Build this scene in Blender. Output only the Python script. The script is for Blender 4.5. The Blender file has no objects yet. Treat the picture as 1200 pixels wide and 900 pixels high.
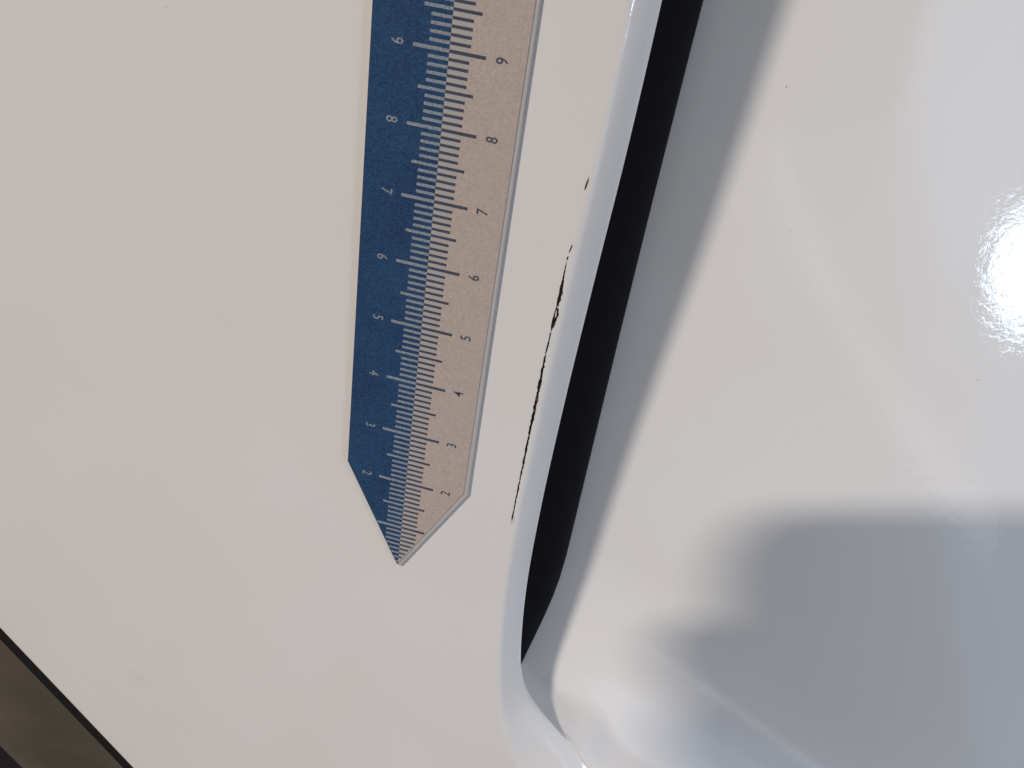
import bpy, bmesh, math, random
from mathutils import Vector, Matrix

# ------------------------------------------------------------------ scene, camera, world, lamps
S = 0.001                                   # everything below is written in millimetres
scn = bpy.context.scene
col = scn.collection
CAM = Vector((30.74, 111.97, 110.81))       # the phone's lens
AX = Vector((0.96356, 0.14302, -0.22606))   # picture right
AY = Vector((0.23867, -0.84131, 0.48501))   # picture down
AZ = Vector((-0.12082, -0.52129, -0.84478)) # view direction

cd = bpy.data.cameras.new('camera'); cam = bpy.data.objects.new('camera', cd); col.objects.link(cam)
cd.sensor_fit = 'HORIZONTAL'; cd.sensor_width = 36.0; cd.lens = 30.0
cd.clip_start = 0.002; cd.clip_end = 50.0
m = Matrix.Identity(4)
for i in range(3):
    m[i][0] = AX[i]; m[i][1] = -AY[i]; m[i][2] = -AZ[i]; m[i][3] = CAM[i]*S
cam.matrix_world = m
scn.camera = cam

w = bpy.data.worlds.new('World'); scn.world = w; w.use_nodes = True
bg = w.node_tree.nodes['Background']
bg.inputs[0].default_value = (1.0, 0.925, 0.86, 1); bg.inputs[1].default_value = 0.217

def lamp(name, loc, target, radiance, color, shape='DISK', sx=0.1, sy=0.1, along=None):
    """area lamp given by its radiance; sx runs along the direction 'along'"""
    ld = bpy.data.lights.new(name, 'AREA'); ld.shape = shape; ld.size = sx
    area = math.pi*sx*sx/4
    if shape in ('RECTANGLE', 'ELLIPSE'): ld.size_y = sy; area = sx*sy*(math.pi/4 if shape == 'ELLIPSE' else 1)
    ld.energy = radiance*math.pi*area; ld.color = color
    o = bpy.data.objects.new(name, ld); col.objects.link(o)
    z = (Vector(loc) - Vector(target)).normalized()
    x = Vector(along or (1, 0, 0)); x = (x - z*x.dot(z)).normalized(); y = z.cross(x)
    mw = Matrix.Identity(4)
    for i in range(3): mw[i][0] = x[i]; mw[i][1] = y[i]; mw[i][2] = z[i]; mw[i][3] = loc[i]
    o.matrix_world = mw
    return o

MID = Vector((0.06, 0.02, -0.03))
KD = Vector((-0.50, 0.86, 1.0)).normalized()            # towards the lamp behind the photographer
lamp('workshop_lamp', MID + KD*4.0, MID, 715, (1.0, 0.905, 0.83), 'ELLIPSE', 0.365, 0.14, (0.9, 0.3, 0))
# daylight through the open side of the workshop, and the bright patch of sky in it
lamp('daylight_opening', MID + Vector((0.875, 0.31, 0.373)).normalized()*1.5, MID, 0.35, (0.54, 0.69, 1.0), 'RECTANGLE', 2.4, 2.4, (0.64, 0.686, -0.345))
lamp('bright_window', Vector((0.0935, 0.0645, -0.043)) + Vector((0.80, -0.054, 0.60)).normalized()*1.0, (0.0933, 0.0645, -0.043), 17, (0.62, 0.79, 1.0), 'ELLIPSE', 0.23, 0.14, (0.7, 0, -0.7))
# long dim ceiling tube
lamp('ceiling_tube', MID + Vector((0.62, -0.20, 1.0))*1.5, MID, 0.8, (0.97, 0.96, 1.0), 'RECTANGLE', 1.75, 0.09, (1.0, -0.4, 0))
# roof light over the open side
lamp('roof_light', MID + Vector((0.73, 0.22, 1.0))*1.5, MID, 0.9, (0.48, 0.70, 1.0), 'RECTANGLE', 1.0, 0.5, (0.9, -0.45, 0))

scn.render.engine = 'CYCLES'
scn.render.filter_size = 2.8
scn.cycles.max_bounces = 6; scn.cycles.diffuse_bounces = 4; scn.cycles.glossy_bounces = 3
scn.view_settings.view_transform = 'Standard'; scn.view_settings.look = 'None'
scn.view_settings.exposure = 0.0; scn.view_settings.gamma = 1.0
scn.view_settings.use_curve_mapping = False

# ------------------------------------------------------------------ helpers
def lin(r, g, b):
    f = lambda c: (c/255/12.92) if c/255 <= 0.04045 else ((c/255+0.055)/1.055)**2.4
    return (f(r), f(g), f(b), 1)

def mat(name, color, rough=0.5, spec=0.5, coat=0.0, coat_rough=0.03):
    mt = bpy.data.materials.new(name); mt.use_nodes = True
    p = mt.node_tree.nodes['Principled BSDF']
    p.inputs['Base Color'].default_value = color
    p.inputs['Roughness'].default_value = rough
    p.inputs['Specular IOR Level'].default_value = spec
    p.inputs['Coat Weight'].default_value = coat
    p.inputs['Coat Roughness'].default_value = coat_rough
    return mt

class N:
    """tiny node helper: nodes in object space, millimetre coordinates"""
    def __init__(s, mt):
        s.t = mt.node_tree; s.p = s.t.nodes['Principled BSDF']
        tc = s.t.nodes.new('ShaderNodeTexCoord')
        s.mm = s.t.nodes.new('ShaderNodeVectorMath'); s.mm.operation = 'SCALE'; s.mm.inputs['Scale'].default_value = 1000
        s.t.links.new(tc.outputs['Object'], s.mm.inputs[0]); s.co = s.mm.outputs[0]
    def new(s, kind, **kw):
        n = s.t.nodes.new(kind)
        for k, v in kw.items(): setattr(n, k, v)
        return n
    def link(s, a, b): s.t.links.new(a, b)
    def noise(s, scale, detail=2, rough=0.5, co=None):
        n = s.new('ShaderNodeTexNoise'); n.inputs['Scale'].default_value = scale
        n.inputs['Detail'].default_value = detail; n.inputs['Roughness'].default_value = rough
        s.link(co or s.co, n.inputs['Vector']); return n.outputs['Fac']
    def ramp(s, fac, stops):
        r = s.new('ShaderNodeValToRGB'); e = r.color_ramp.elements
        while len(e) < len(stops): e.new(0.5)
        for k, (pos, c) in enumerate(stops): e[k].position = pos; e[k].color = c
        s.link(fac, r.inputs[0]); return r.outputs[0]
    def mix(s, fac, a, b, blend='MIX'):
        n = s.new('ShaderNodeMix', data_type='RGBA', blend_type=blend)
        for sock, v in ((n.inputs[0], fac), (n.inputs[6], a), (n.inputs[7], b)):
            if hasattr(v, 'links'): s.link(v, sock)
            else: sock.default_value = v
        return n.outputs[2]
    def bump(s, h, dist, strength=1.0, to=('Normal',)):
        b = s.new('ShaderNodeBump'); b.inputs['Strength'].default_value = strength; b.inputs['Distance'].default_value = dist
        s.link(h, b.inputs['Height'])
        for k in to: s.link(b.outputs[0], s.p.inputs[k])
        return b

def mesh_obj(name, verts, faces, mt, parent=None, smooth=True):
    me = bpy.data.meshes.new(name)
    me.from_pydata([Vector(v)*S for v in verts], [], faces)
    bm = bmesh.new(); bm.from_mesh(me); bmesh.ops.recalc_face_normals(bm, faces=bm.faces); bm.to_mesh(me); bm.free()
    me.materials.append(mt)
    for p in me.polygons: p.use_smooth = smooth
    o = bpy.data.objects.new(name, me); col.objects.link(o)
    if parent: o.parent = parent
    return o

def bm_obj(name, bm, mt, parent=None, smooth=True):
    me = bpy.data.meshes.new(name); bm.to_mesh(me); bm.free(); me.materials.append(mt)
    for p in me.polygons: p.use_smooth = smooth
    o = bpy.data.objects.new(name, me); col.objects.link(o)
    if parent: o.parent = parent
    return o

def thing(name, label, cat, loc=(0, 0, 0), group=None):
    o = bpy.data.objects.new(name, None); o.empty_display_size = 0.01; col.objects.link(o)
    o.location = Vector(loc)*S; o['label'] = label; o['category'] = cat
    if group: o['group'] = group
    return o

def prism(pts, z0, z1, bev=0.0, ox=0, oy=0):
    """closed slab over a plan outline in mm, top edge softened by bev"""
    n = len(pts); v = [(x, y, z0) for x, y in pts]
    cx = sum(p[0] for p in pts)/n; cy = sum(p[1] for p in pts)/n
    if bev:
        v += [(x, y, z1-bev) for x, y in pts]
        ins = inset(pts, bev); v += [(x, y, z1) for x, y in ins]; L = 3
    else:
        v += [(x, y, z1) for x, y in pts]; L = 2
    f = [list(range(n))[::-1], list(range((L-1)*n, L*n))]
    for k in range(L-1):
        for i in range(n):
            j = (i+1) % n; f.append([k*n+i, k*n+j, (k+1)*n+j, (k+1)*n+i])
    return v, f

def inset(pts, d):
    n = len(pts); out = []
    area = sum(pts[i][0]*pts[(i+1) % n][1]-pts[(i+1) % n][0]*pts[i][1] for i in range(n)); sg = 1 if area > 0 else -1
    for i in range(n):
        a, b, c = Vector(pts[i-1]), Vector(pts[i]), Vector(pts[(i+1) % n])
        e1 = (b-a).normalized(); e2 = (c-b).normalized()
        n1 = Vector((-e1.y, e1.x))*sg; n2 = Vector((-e2.y, e2.x))*sg
        q = (n1+n2); q = q/max(0.2, q.dot(n1)); out.append(tuple(b+q*d))
    return out

def sm(a, b, x):
    t = max(0, min(1, (x-a)/(b-a))); return t*t*(3-2*t)

def catmull(P, n):
    """n points spread evenly by length along a smooth curve through P (2-D)"""
    P = [Vector(p) for p in P]; Q = [2*P[0]-P[1]] + P + [2*P[-1]-P[-2]]; fine = []
    for i in range(1, len(Q)-2):
        p0, p1, p2, p3 = Q[i-1], Q[i], Q[i+1], Q[i+2]
        for k in range(40):
            t = k/40
            fine.append(0.5*((2*p1)+(p2-p0)*t+(2*p0-5*p1+4*p2-p3)*t*t+(3*p1-p0-3*p2+p3)*t**3))
    fine.append(P[-1])
    return resample(fine, n)

def resample(fine, n):
    acc = [0]
    for a, b in zip(fine, fine[1:]): acc.append(acc[-1]+(b-a).length)
    out = []; j = 0
    for k in range(n):
        s = acc[-1]*k/(n-1)
        while j < len(acc)-2 and acc[j+1] < s: j += 1
        u = (s-acc[j])/max(1e-9, acc[j+1]-acc[j]); out.append(fine[j].lerp(fine[j+1], min(1, u)))
    return out

# ------------------------------------------------------------------ materials
paint = mat('white_car_paint', (0.80, 0.785, 0.765, 1), 0.42, 0.25, 1.0, 0.025)
n = N(paint)
fl = n.noise(0.035, 2)
c0 = n.ramp(fl, [(0.3, (0.795, 0.778, 0.755, 1)), (0.7, (0.81, 0.80, 0.782, 1))])
vo = n.new('ShaderNodeTexVoronoi'); vo.inputs['Scale'].default_value = 0.085; n.link(n.co, vo.inputs['Vector'])
speck = n.ramp(vo.outputs['Distance'], [(0.0, (1, 1, 1, 1)), (0.007, (1, 1, 1, 1)), (0.015, (0, 0, 0, 1))])
sp = n.new('ShaderNodeVectorMath', operation='DISTANCE'); n.link(n.co, sp.inputs[0]); sp.inputs[1].default_value = (-57.5, -55.5, 0)
wob = n.new('ShaderNodeMath', operation='MULTIPLY_ADD'); n.link(n.noise(0.45, 3), wob.inputs[0]); wob.inputs[1].default_value = 5.0; n.link(sp.outputs['Value'], wob.inputs[2])
smud = n.ramp(wob.outputs[0], [(0.0, (0.16, 0.16, 0.16, 1)), (1.0, (0, 0, 0, 1))])
dv = n.new('ShaderNodeMath', operation='DIVIDE'); n.link(wob.outputs[0], dv.inputs[0]); dv.inputs[1].default_value = 6.5
n.link(dv.outputs[0], smud.node.inputs[0])
c1 = n.mix(smud, c0, (0.35, 0.34, 0.33, 1))
n.link(n.mix(speck, c1, (0.3, 0.27, 0.25, 1)), n.p.inputs['Base Color'])
peel = n.noise(0.5, 4, 0.6)
n.bump(peel, 0.00004, 1.0, ('Coat Normal',))
black = mat('black_plastic', (0.0105, 0.0095, 0.012, 1), 0.75, 0.15)
n = N(black); n.bump(n.noise(3.0, 2), 0.00003)
rubber = mat('black_rubber', (0.007, 0.006, 0.007, 1), 0.7, 0.2)
browntrim = mat('dark_brown_trim', (0.075, 0.062, 0.048, 1), 0.5, 0.3)
n = N(browntrim); n.link(n.ramp(n.noise(0.05, 2), [(0.3, (0.066, 0.054, 0.041, 1)), (0.7, (0.105, 0.086, 0.064, 1))]), n.p.inputs['Base Color'])
chipm = mat('bare_chip', (0.02, 0.014, 0.012, 1), 0.8, 0.15)
n = N(chipm); n.link(n.ramp(n.noise(1.6, 4, 0.7), [(0.4, (0.006, 0.005, 0.005, 1)), (0.66, (0.025, 0.016, 0.013, 1)), (0.85, (0.10, 0.065, 0.05, 1))]), n.p.inputs['Base Color'])
primer = mat('grey_primer', (0.16, 0.125, 0.11, 1), 0.7, 0.2)
flake = mat('lifted_paint_flake', (0.62, 0.58, 0.55, 1), 0.6, 0.3)

# ------------------------------------------------------------------ the painted panel with its recess
def floor_z(x, y):
    z = -29.0 - 0.10*y
    t = x - 45 if x > 45 else 0.0
    z -= 0.0024*t*t + 0.0012*t*t/(t+12)*(y-20)
    yy = y + 2 + 0.31*(x-38 + math.sqrt((x-38)**2+400))
    if yy < 0: z += 0.010*yy*yy*(1 if yy > -45 else (45/-yy))
    return z

# plan of the line where the flat panel starts to roll into the recess
path_pts = [(21.0, 160), (20.9, 125), (20.8, 99), (20.5, 80), (19.9, 62), (19.3, 40), (19.05, 18), (19.5, -2), (21.2, -20), (24.0, -35),
            (30.0, -48), (39.0, -58), (52.0, -65), (72.0, -71), (100.0, -77), (140.0, -84)]
NT = 340
path = catmull(path_pts, NT)
tang = []
for i in range(NT):
    a = path[max(0, i-2)]; b = path[min(NT-1, i+2)]; tang.append((b-a).normalized())
left_poly = [(-150, 165), (-150, 110), (-150, 70), (-143, 20)]
# straight lower-left edge of the panel
ex, ey = Vector((-91.83, -53.01)), Vector((0.6118, -0.7910))
left_fine = [Vector(p) for p in left_poly]
left_fine += [ex + ey*k for k in (-86, -60, -40, -20, 0, 20, 40, 60, 80, 100, 130, 160, 200)]
left_b = resample(left_fine, NT)

def seg(P, k): return catmull(P, k)
ell = [(0, 0), (0.5, -0.1), (1.0, -0.42), (1.8, -1.3), (2.7, -2.45), (3.4, -3.45), (3.8, -4.3)]
A_sec = (seg(ell, 18)
         + seg([(3.8, -4.3), (3.74, -4.75), (3.3, -5.1)], 7)[1:]
         + seg([(3.3, -5.1), (-2, -5.6), (-7, -6.6), (-8.5, -12), (-8.5, -26)], 16)[1:]
         + seg([(-8.5, -26), (-7, -40), (-2, -50), (9.0, -60)], 14)[1:])
B_sec = (seg([(0, 0), (1.0, -0.15), (2.4, -0.9), (5, -2.6), (7.3, -4.1), (9.0, -5.4)], 18)
         + seg([(9.0, -5.4), (9.8, -6.1), (10.5, -6.9)], 7)[1:]
         + seg([(10.5, -6.9), (11.5, -8.3), (12.5, -10.0), (13.3, -12)], 16)[1:]
         + seg([(13.3, -12), (14.2, -15), (15.1, -19), (16, -23)], 14)[1:])
def smax(a, b, k):
    h = max(k-abs(a-b), 0)/k
    return max(a, b) + h*h*k*0.25
KS = len(A_sec)
NL, NF = 14, 46
verts = []
rim_idx = []
for i in range(NT):
    p = path[i]; t = tang[i]; nin = Vector((-t.y, t.x))           # towards the recess (path runs downwards, recess on its left hand)
    y = p.y
    wB = 1 - sm(-54, -20, y)
    row = []
    Lb = left_b[i]
    # outward direction at the panel's outer edge
    out = Vector((-0.7910, -0.6118))
    row.append((Lb.x+out.x*-1.2, Lb.y+out.y*-1.2, -4.0)); row.append((Lb.x+out.x*0.25, Lb.y+out.y*0.25, -3.2))
    row.append((Lb.x+out.x*0.35, Lb.y+out.y*0.35, -1.0)); row.append((Lb.x+out.x*0.15, Lb.y+out.y*0.15, -0.35))
    row.append((Lb.x-out.x*0.3, Lb.y-out.y*0.3, -0.05)); row.append((Lb.x-out.x*0.9, Lb.y-out.y*0.9, 0.0))
    L0 = Vector((Lb.x-out.x*0.9, Lb.y-out.y*0.9)); E0 = p - nin*0.8
    for k in range(1, NL):
        q = L0.lerp(E0, k/NL); row.append((q.x, q.y, 0.0))
    row.append((E0.x, E0.y, 0.0)); row.append(((p-nin*0.3).x, (p-nin*0.3).y, 0.0))
    r0 = len(row)
    for k in range(KS):
        d = A_sec[k][0]*(1-wB) + B_sec[k][0]*wB; z = A_sec[k][1]*(1-wB) + B_sec[k][1]*wB
        q = p + nin*d
        if k >= 24: z = smax(z, floor_z(q.x, q.y), 10.0)
        row.append((q.x, q.y, z))
    dW = A_sec[-1][0]*(1-wB)+B_sec[-1][0]*wB
    W = p + nin*dW
    fr = i/(NT-1)
    F = Vector((190.0, 165 - 245*fr))
    for k in range(1, NF+1):
        u = (k/NF)**1.5; q = W.lerp(F, u); d = min((q-pp).length for pp in path[max(0, i-60):i+60])
        zw = -60*(1-wB) + (-23-(d-16)*4.4)*wB
        row.append((q.x, q.y, smax(zw, floor_z(q.x, q.y), 10.0)))
    verts += row
NS = len(row)
faces = [[i*NS+k, i*NS+k+1, (i+1)*NS+k+1, (i+1)*NS+k] for i in range(NT-1) for k in range(NS-1)]

car = thing('car_panel', 'glossy white car body panel with a scratched rolled edge beside a deep recess', 'car panel')
sheet = mesh_obj('painted_sheet', verts, faces, paint, car)
# make the outside face up
me = sheet.data
if me.polygons[0].normal.z < 0 and False: pass
up = sum(1 for p in me.polygons if abs(p.normal.z) > .9 and p.normal.z > 0); dn = sum(1 for p in me.polygons if p.normal.z < -.9)
if dn > up: me.flip_normals()

# black insert lying in the undercut slot below the lip
iv = []; ifc = []
ys = [160 - 4*k for k in range(53)]
prof = [(-7.5, 0.2), (-7.0, 4.2), (0, 4.6), (6.0, 4.4), (8.3, 3.9), (9.2, 3.0), (9.5, 1.6), (9.55, -0.6), (9.55, -2.5)]
for y in ys:
    px = 19.15 + (0.0001*(y-30)**2 if y > 30 else 0)
    tp = 1 - 0.62*(1-sm(-48, -10, y))**1.25
    for d, h in prof:
        if d > 0: d *= tp
        iv.append((px+d, y, floor_z(px+d, y)+h))
for i in range(len(ys)-1):
    for k in range(len(prof)-1):
        a = i*len(prof)+k; ifc.append([a, a+1, a+1+len(prof), a+len(prof)])
mesh_obj('black_insert', iv, ifc, black, car)

# rubber seal along the lower-left edge of the panel
def strip(name, prof, mt, parent, s0=-110, s1=220, step=10):
    v = []; f = []; n = int((s1-s0)/step)+1; o = Vector((-0.7910, -0.6118)); K = len(prof)
    for i in range(n):
        b = ex + ey*(s0+i*step)
        for d, z in prof: v.append((b.x+o.x*d, b.y+o.y*d, z))
    for i in range(n-1):
        for k in range(K): f.append([i*K+k, i*K+(k+1) % K, (i+1)*K+(k+1) % K, (i+1)*K+k])
    f.append(list(range(K))[::-1]); f.append(list(range((n-1)*K, n*K)))
    return mesh_obj(name, v, f, mt, parent)
strip('edge_seal', [(-1.0, -4.3), (-1.0, -9.5), (9.0, -9.5), (9.8, -8.6), (9.9, -5.0), (9.5, -3.8), (8.6, -3.2), (2, -4.2)], rubber, car)

# ------------------------------------------------------------------ trim beyond the seal
tr = strip('trim_strip', [(10.0, -16), (10.0, -8.4), (10.6, -7.6), (12.5, -7.0), (20, -6.0), (34, -5.4), (45, -5.6), (48.6, -6.0), (49.6, -6.9), (49.7, -16)], browntrim, None)
tr['label'] = 'dark brown trim strip beyond the black seal at the lower left corner'; tr['category'] = 'trim'
un = strip('sill_strip', [(50.2, -30), (50.2, -20), (51.5, -19), (90, -19), (91, -20), (91, -30)], rubber, None)
un['label'] = 'black sill just beyond the brown trim in the extreme lower left corner'; un['category'] = 'sill'

# ------------------------------------------------------------------ the scratch: chips along the start of the rolled edge
def path_x(y):
    for a, b in zip(path, path[1:]):
        if a.y >= y >= b.y:
            u = (a.y-y)/(a.y-b.y+1e-9); return a.x+(b.x-a.x)*u
    return 19.0
def roll_z(x, y):
    d = x - path_x(y)
    return 0.0 if d <= 0 else -0.42*d*d if d < 1 else -0.42-1.1*(d-1)
rnd = random.Random(4)
def chip(centre, widths, mt=chipm, lift=0.035, name='paint_chip', rag=0.35):
    """ragged flake along a centre line of (x, y); widths in mm at each point"""
    L = []; Rr = []
    c = [Vector((p[0]+0.1+0.0037*(p[1]-17), p[1])) for p in centre]
    tot = sum((b-a).length for a, b in zip(c, c[1:])); n = max(9, int(tot/0.17)); widths = [0.7*q for q in widths]
    ws = []
    cr = resample(c, n)
    for i in range(n):
        u = i/(n-1)*(len(widths)-1); j = min(int(u), len(widths)-2); ws.append(widths[j]+(widths[j+1]-widths[j])*(u-j))
    na = [rnd.uniform(-1, 1) for _ in range(n+8)]; nb = [rnd.uniform(-1, 1) for _ in range(n+8)]
    for i in range(n):
        t = (cr[min(n-1, i+1)]-cr[max(0, i-1)]).normalized(); nn = Vector((-t.y, t.x))
        e = 0.3 if i in (0, n-1) else 0.75 if i in (1, n-2) else 1
        j = i//3; u = (i % 3)/3
        ra = na[j]*(1-u)+na[j+1]*u + 0.3*na[n-1-i]; rb = nb[j]*(1-u)+nb[j+1]*u + 0.3*nb[n-1-i]
        a = ws[i]/2*e*(1+rag*ra); b = ws[i]/2*e*max(0.15, 1+rag*1.5*rb)
        L.append(cr[i]-nn*a); Rr.append(cr[i]+nn*b)
    v = []
    for P in (L, Rr):
        for q in P: v.append((q.x, q.y, roll_z(q.x, q.y)+lift))
    for P in (L, Rr):
        for q in P: v.append((q.x, q.y, roll_z(q.x, q.y)-0.05))
    f = []
    for i in range(n-1):
        f.append([i, i+1, n+i+1, n+i]); f.append([2*n+i, 3*n+i, 3*n+i+1, 2*n+i+1])
        f.append([i, 2*n+i, 2*n+i+1, i+1]); f.append([n+i, n+i+1, 3*n+i+1, 3*n+i])
    f.append([0, n, 3*n, 2*n]); f.append([n-1, 2*n-1+2*n-n*0-0, 0, 0][:0] or [n-1, 3*n-1, 4*n-1, 2*n-1])
    return mesh_obj(name, v, f, mt, car, smooth=False)
chip([(18.93, 50.2), (18.86, 44), (18.80, 36), (18.74, 28), (18.66, 17.6)], [0.2, 0.26, 0.24, 0.22, 0.16], rag=0.8, lift=0.03)
chip([(19.34, 65.4), (19.30, 62), (19.2, 57.5), (19.0, 52.5), (18.94, 50)], [0.1, 0.2, 0.22, 0.2, 0.2], rag=0.9, lift=0.03)
chip([(20.05, 77.7), (19.98, 76.9), (19.85, 75.8)], [0.1, 0.36, 0.25], primer)
chip([(20.0, 77.0), (19.96, 76.5), (19.88, 75.9)], [0.1, 0.28, 0.15], lift=0.05)
chip([(19.66, 67.9), (19.52, 67.2), (19.40, 66.6)], [0.2, 0.35, 0.2])
chip([(19.40, 66.1), (19.34, 65.5)], [0.3, 0.35])
chip([(19.33, 65.1), (19.30, 64.1), (19.27, 63.1)], [0.12, 0.22, 0.25])
chip([(19.36, 62.6), (19.40, 60.4), (19.36, 58.2)], [0.3, 0.62, 0.4], primer, 0.02, 'primer_edge', 0.5)
chip([(19.24, 58.0), (19.30, 56.6), (19.20, 54.6)], [0.5, 0.8, 0.5], primer, 0.02, 'primer_edge', 0.5)
chip([(18.96, 47.4), (18.95, 44.0), (18.90, 41.0), (18.86, 38.0)], [0.3, 0.6, 0.5, 0.3], primer, 0.02, 'primer_edge', 0.6)
chip([(19.30, 62.8), (19.30, 61.2), (19.26, 59.6), (19.24, 58.2)], [0.25, 0.6, 0.5, 0.35])
chip([(19.20, 58.2), (19.10, 57.0), (19.08, 55.8), (19.02, 54.4)], [0.3, 0.35, 0.5, 0.35])
chip([(19.45, 58.0), (19.52, 57.0), (19.40, 56.0), (19.16, 55.5)], [0.25, 0.35, 0.4, 0.3])
chip([(19.08, 53.3), (19.02, 52.2), (18.96, 50.4)], [0.16, 0.26, 0.14])
chip([(18.92, 50.0), (18.88, 47.0), (18.88, 44.5), (18.84, 42.2)], [0.25, 0.5, 0.62, 0.45], rag=0.5)
chip([(18.84, 42.0), (18.82, 39.0), (18.80, 37.2), (18.76, 35.2)], [0.4, 0.6, 0.42, 0.4], rag=0.55)
chip([(18.77, 35.0), (18.76, 32.0), (18.74, 28.6), (18.70, 26.0)], [0.4, 0.4, 0.34, 0.3], rag=0.5)
chip([(18.70, 25.9), (18.69, 23.0), (18.68, 20.0), (18.66, 17.4)], [0.3, 0.26, 0.2, 0.32], rag=0.5)
chip([(18.72, 18.6), (18.74, 17.6), (18.70, 16.4)], [0.3, 0.75, 0.5], flake, 0.02, 'paint_flake')
chip([(19.25, 57.6), (19.28, 56.4)], [0.25, 0.3], flake, 0.045, 'paint_flake')

# ------------------------------------------------------------------ the ruler
basem = mat('pale_ruler_edge', (0.50, 0.485, 0.475, 1), 0.45, 0.4)
beige = mat('beige_print', lin(176, 158, 145), 0.5, 0.35)
n = N(beige)
b1 = n.ramp(n.noise(0.35, 3), [(0.3, lin(188, 175, 166)), (0.7, lin(186, 174, 167))])
n.link(n.mix(0.35, b1, n.ramp(n.noise(2.6, 3, 0.7), [(0.35, lin(158, 142, 132)), (0.65, lin(208, 192, 181))])), n.p.inputs['Base Color'])
blue = mat('dark_blue_print', lin(32, 58, 100), 0.5, 0.35)
n = N(blue)
vm = n.new('ShaderNodeMapping'); vm.inputs['Scale'].default_value = (1.0, 1.6, 1.0); vm.inputs['Rotation'].default_value = (0, 0, 0.7); n.link(n.co, vm.inputs[0])
b1 = n.ramp(n.noise(0.12, 2), [(0.3, lin(24, 56, 100)), (0.7, lin(32, 74, 114))])
n.link(n.mix(0.42, b1, n.ramp(n.noise(2.4, 3, 0.75, vm.outputs[0]), [(0.36, lin(14, 34, 66)), (0.66, lin(62, 98, 134))])), n.p.inputs['Base Color'])
lightink = mat('pale_ink', lin(168, 172, 178), 0.5, 0.3)
n = N(lightink); n.link(n.ramp(n.noise(3.0, 2, 0.7), [(0.3, lin(112, 121, 135)), (0.7, lin(164, 169, 175))]), n.p.inputs['Base Color'])
palebed = mat('pale_scale_bed', lin(178, 172, 168), 0.5, 0.3)
darkink = mat('dark_ink', lin(48, 52, 66), 0.5, 0.3)
n = N(darkink); n.link(n.ramp(n.noise(3.0, 2, 0.7), [(0.3, lin(54, 62, 82)), (0.7, lin(84, 90, 108))]), n.p.inputs['Base Color'])

UT = 118.0
LX, LY, RX, RY, TX, TY = -10.62, 21.4, 10.05, 21.0, -0.17, 1.15
ruler = thing('ruler', 'pointed blue and beige centimetre ruler lying on the white panel', 'ruler')
base_out = [(LX, UT), (LX, LY), (TX-0.05, TY-0.1), (TX+0.55, TY-0.55), (RX+0.75, RY-0.35), (RX+0.62, 50), (RX+0.5, UT)]
v, f = prism(base_out, 0.02, 0.80, 0.12); mesh_obj('base_plate', v, f, basem, ruler, smooth=False)
face = [(LX+0.06, UT-0.1), (LX+0.06, LY+0.02), (TX, TY), (RX, RY), (RX, UT-0.1)]
v, f = prism(face, 0.80, 0.97); mesh_obj('beige_face', v, f, beige, ruler, smooth=False)
bluep = [(LX+0.09, UT-0.12), (LX+0.09, LY+0.02), (TX, TY+0.08), (0.0, TY+0.3), (0.0, UT-0.12)]
v, f = prism(bluep, 0.90, 0.985); mesh_obj('blue_band', v, f, blue, ruler, smooth=False)
def vl(u): return LX+0.15 if u >= LY else LX+0.15 + (LY-u)/(LY-TY)*(TX-LX-0.15)
def vr(u): return RX-0.05 if u >= RY else RX-0.05 - (RY-u)/(RY-TY)*(RX-0.05-TX)
bed = [(0.0, UT-0.12), (0.0, TY+0.3), (2.35, 5.8), (2.35, UT-0.12)]
v, f = prism(bed, 0.90, 0.982); mesh_obj('pale_scale_bed', v, f, palebed, ruler, smooth=False)
def ticks(side, mt, name, width):
    v = []; f = []
    for k in range(2, 1160):
        if k % 1: continue
        u = k*1.0
        if u > UT-1.5: break
        full = 4.83 if k % 10 == 0 else 3.75 if k % 5 == 0 else 2.75
        hw = width/2*(1.12 if k % 10 == 0 else 1)
        if side < 0: a, b = max(-full, vl(u-hw)+0.05), -0.02
        else: a, b = 0.02, min(full, vr(u-hw)-0.05)
        if b-a < 0.12: continue
        i = len(v); zz0, zz1 = 0.95, 0.992
        v += [(a, u-hw, zz0), (b, u-hw, zz0), (b, u+hw, zz0), (a, u+hw, zz0), (a, u-hw, zz1), (b, u-hw, zz1), (b, u+hw, zz1), (a, u+hw, zz1)]
        f += [[i, i+3, i+2, i+1], [i+4, i+5, i+6, i+7], [i, i+1, i+5, i+4], [i+1, i+2, i+6, i+5], [i+2, i+3, i+7, i+6], [i+3, i, i+4, i+7]]
    o = mesh_obj(name, v, f, mt, ruler, smooth=False); o['kind'] = 'stuff'
ticks(-1, lightink, 'pale_tick_marks', 0.42)
ticks(1, darkink, 'dark_tick_marks', 0.40)
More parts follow.
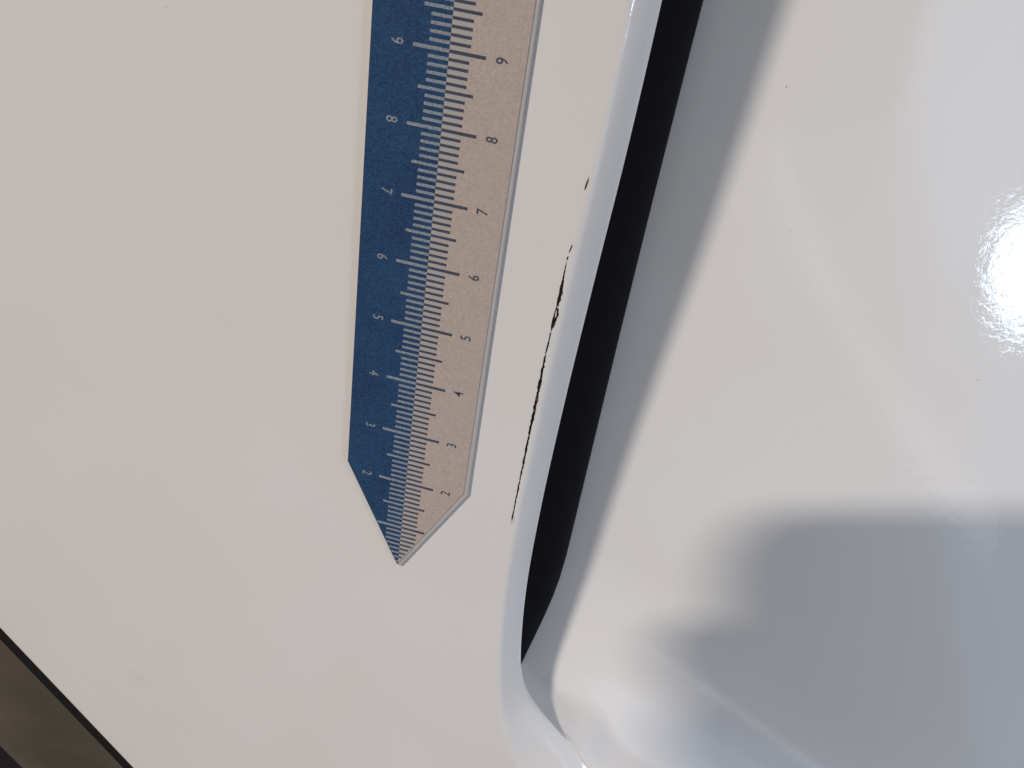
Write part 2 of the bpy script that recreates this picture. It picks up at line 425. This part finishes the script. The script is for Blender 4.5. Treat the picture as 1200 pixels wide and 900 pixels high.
def digit(text, x, u, rot, mt):
    cu = bpy.data.curves.new('numeral', 'FONT'); cu.body = text; cu.size = 2.3*S; cu.align_x = 'CENTER'; cu.align_y = 'CENTER'; cu.extrude = 0.012*S
    cu.offset = 0.012*S; cu.resolution_u = 3
    t = bpy.data.objects.new('numeral_curve', cu); col.objects.link(t)
    dg = bpy.context.evaluated_depsgraph_get(); me = bpy.data.meshes.new_from_object(t.evaluated_get(dg))
    bpy.data.objects.remove(t); bpy.data.curves.remove(cu)
    xs = [q.co.x for q in me.vertices]; yy = [q.co.y for q in me.vertices]
    me.transform(Matrix.Translation((-(min(xs)+max(xs))/2, -(min(yy)+max(yy))/2, 0)))
    me.transform(Matrix.Scale(0.80, 4, Vector((1, 0, 0))))
    me.transform(Matrix.Rotation(rot, 4, 'Z')); me.transform(Matrix.Translation((x*S, u*S, 0.992*S)))
    me.materials.clear(); me.materials.append(mt); me.name = 'numeral'
    o = bpy.data.objects.new('numeral', me); col.objects.link(o); o.parent = ruler
for k in range(2, 12):
    digit(str(k), -6.95, 10*k+0.05, -math.pi/2, lightink)
    digit(str(k), 6.95, 10*k+0.05, math.pi/2, darkink)

# ------------------------------------------------------------------ the phone that takes the picture, and the hand that holds it
def cp(x, y, z): return CAM + AX*x + AY*y + AZ*z            # lens coordinates -> place
phonem = mat('black_phone_case', (0.02, 0.02, 0.022, 1), 0.5, 0.4)
glassm = mat('phone_glass', (0.01, 0.01, 0.012, 1), 0.08, 0.5)
phone = thing('phone', 'dark phone held over the panel whose soft shadow fills the lower right of the recess', 'phone', cp(0, 0, -10))
phone.rotation_euler = m.to_3x3().to_euler()
def rrect(x0, x1, y0, y1, r, n=6):
    P = []
    for cx, cy, a0 in ((x1-r, y1-r, 0), (x0+r, y1-r, 90), (x0+r, y0+r, 180), (x1-r, y0+r, 270)):
        for k in range(n+1):
            a = math.radians(a0+90*k/n); P.append((cx+r*math.cos(a), cy+r*math.sin(a)))
    return P
# local: x right, y up (= -AY), z backwards; lens at z = -10 from this origin
v, f = prism(rrect(-44, 112, -51, 26, 15), -4, 4, 1.2); mesh_obj('body', v, f, phonem, phone)
v, f = prism(rrect(-41.5, 109.5, -48.5, 23.5, 9), 3.9, 4.3); mesh_obj('screen', v, f, glassm, phone)
def ring(r0, r1, z0, z1, cx, cy, k=24):
    v = []; f = []
    for i in range(k):
        a = 2*math.pi*i/k; c, s = math.cos(a), math.sin(a)
        v += [(cx+r0*c, cy+r0*s, z0), (cx+r1*c, cy+r1*s, z0), (cx+r1*c, cy+r1*s, z1), (cx+r0*c, cy+r0*s, z1)]
    for i in range(k):
        a = 4*i; b = 4*((i+1) % k)
        for q in range(4): f.append([a+q, a+(q+1) % 4, b+(q+1) % 4, b+q])
    return v, f
v, f = ring(4.2, 6.2, -6.2, -4, 0, 0); mesh_obj('lens_ring', v, f, phonem, phone)
v, f = prism([(4.0*math.cos(a), 4.0*math.sin(a)) for a in [2*math.pi*i/24 for i in range(24)]], -4.8, -4.05); mesh_obj('lens', v, f, glassm, phone)

skin = mat('skin', (0.50, 0.31, 0.23, 1), 0.5, 0.35)
n = N(skin); n.link(n.ramp(n.noise(0.2, 3), [(0.3, (0.46, 0.27, 0.20, 1)), (0.7, (0.55, 0.35, 0.27, 1))]), n.p.inputs['Base Color'])
# skeleton in lens coordinates (x right, y down, z towards the panel), radius in mm
hv = []; he = []; hr = []
def jo(p, r, parent=None):
    p = (p[0]-5, p[1]-1, p[2])
    hv.append(cp(*p)*S); hr.append(r*S)
    if parent is not None: he.append((parent, len(hv)-1))
    return len(hv)-1
wrist = jo((-15, 122, -48), 24)
arm = jo((10, 190, -80), 30, wrist); jo((40, 280, -120), 36, arm)
palm1 = jo((-22, 92, -38), 25, wrist); palm2 = jo((-32, 62, -32), 22, palm1)
for k, (ky, tipx, ry) in enumerate(((3, -14, 7.6), (20, -10, 8.2), (38, -12, 8.0), (53, -18, 7.0))):
    kn = jo((-46, 22+ky*0.6, -30), 10.5, palm2)
    a = jo((-47+k*1.4, ky+2, -19), ry+1, kn); b = jo((-45+k*1.4, ky, -1), ry, a); jo((tipx-18, ky, 2), ry-1.2, b)
th = jo((-8, 74, -32), 13, palm1); t2 = jo((8, 56, -28), 10.5, th); jo((20, 40, -25), 8.5, t2)
me = bpy.data.meshes.new('person'); me.from_pydata(hv, he, [])
person = bpy.data.objects.new('person', me); col.objects.link(person)
sk = person.modifiers.new('skin', 'SKIN'); sk.use_smooth_shade = True
for i, sv in enumerate(me.skin_vertices[0].data):
    sv.radius = (hr[i], hr[i]); sv.use_root = (i == 0)
sb = person.modifiers.new('sub', 'SUBSURF'); sb.levels = 2; sb.render_levels = 2
me.materials.append(skin)
person['label'] = 'bare hand gripping the phone, bulging out at the left edge of its shadow'; person['category'] = 'person'
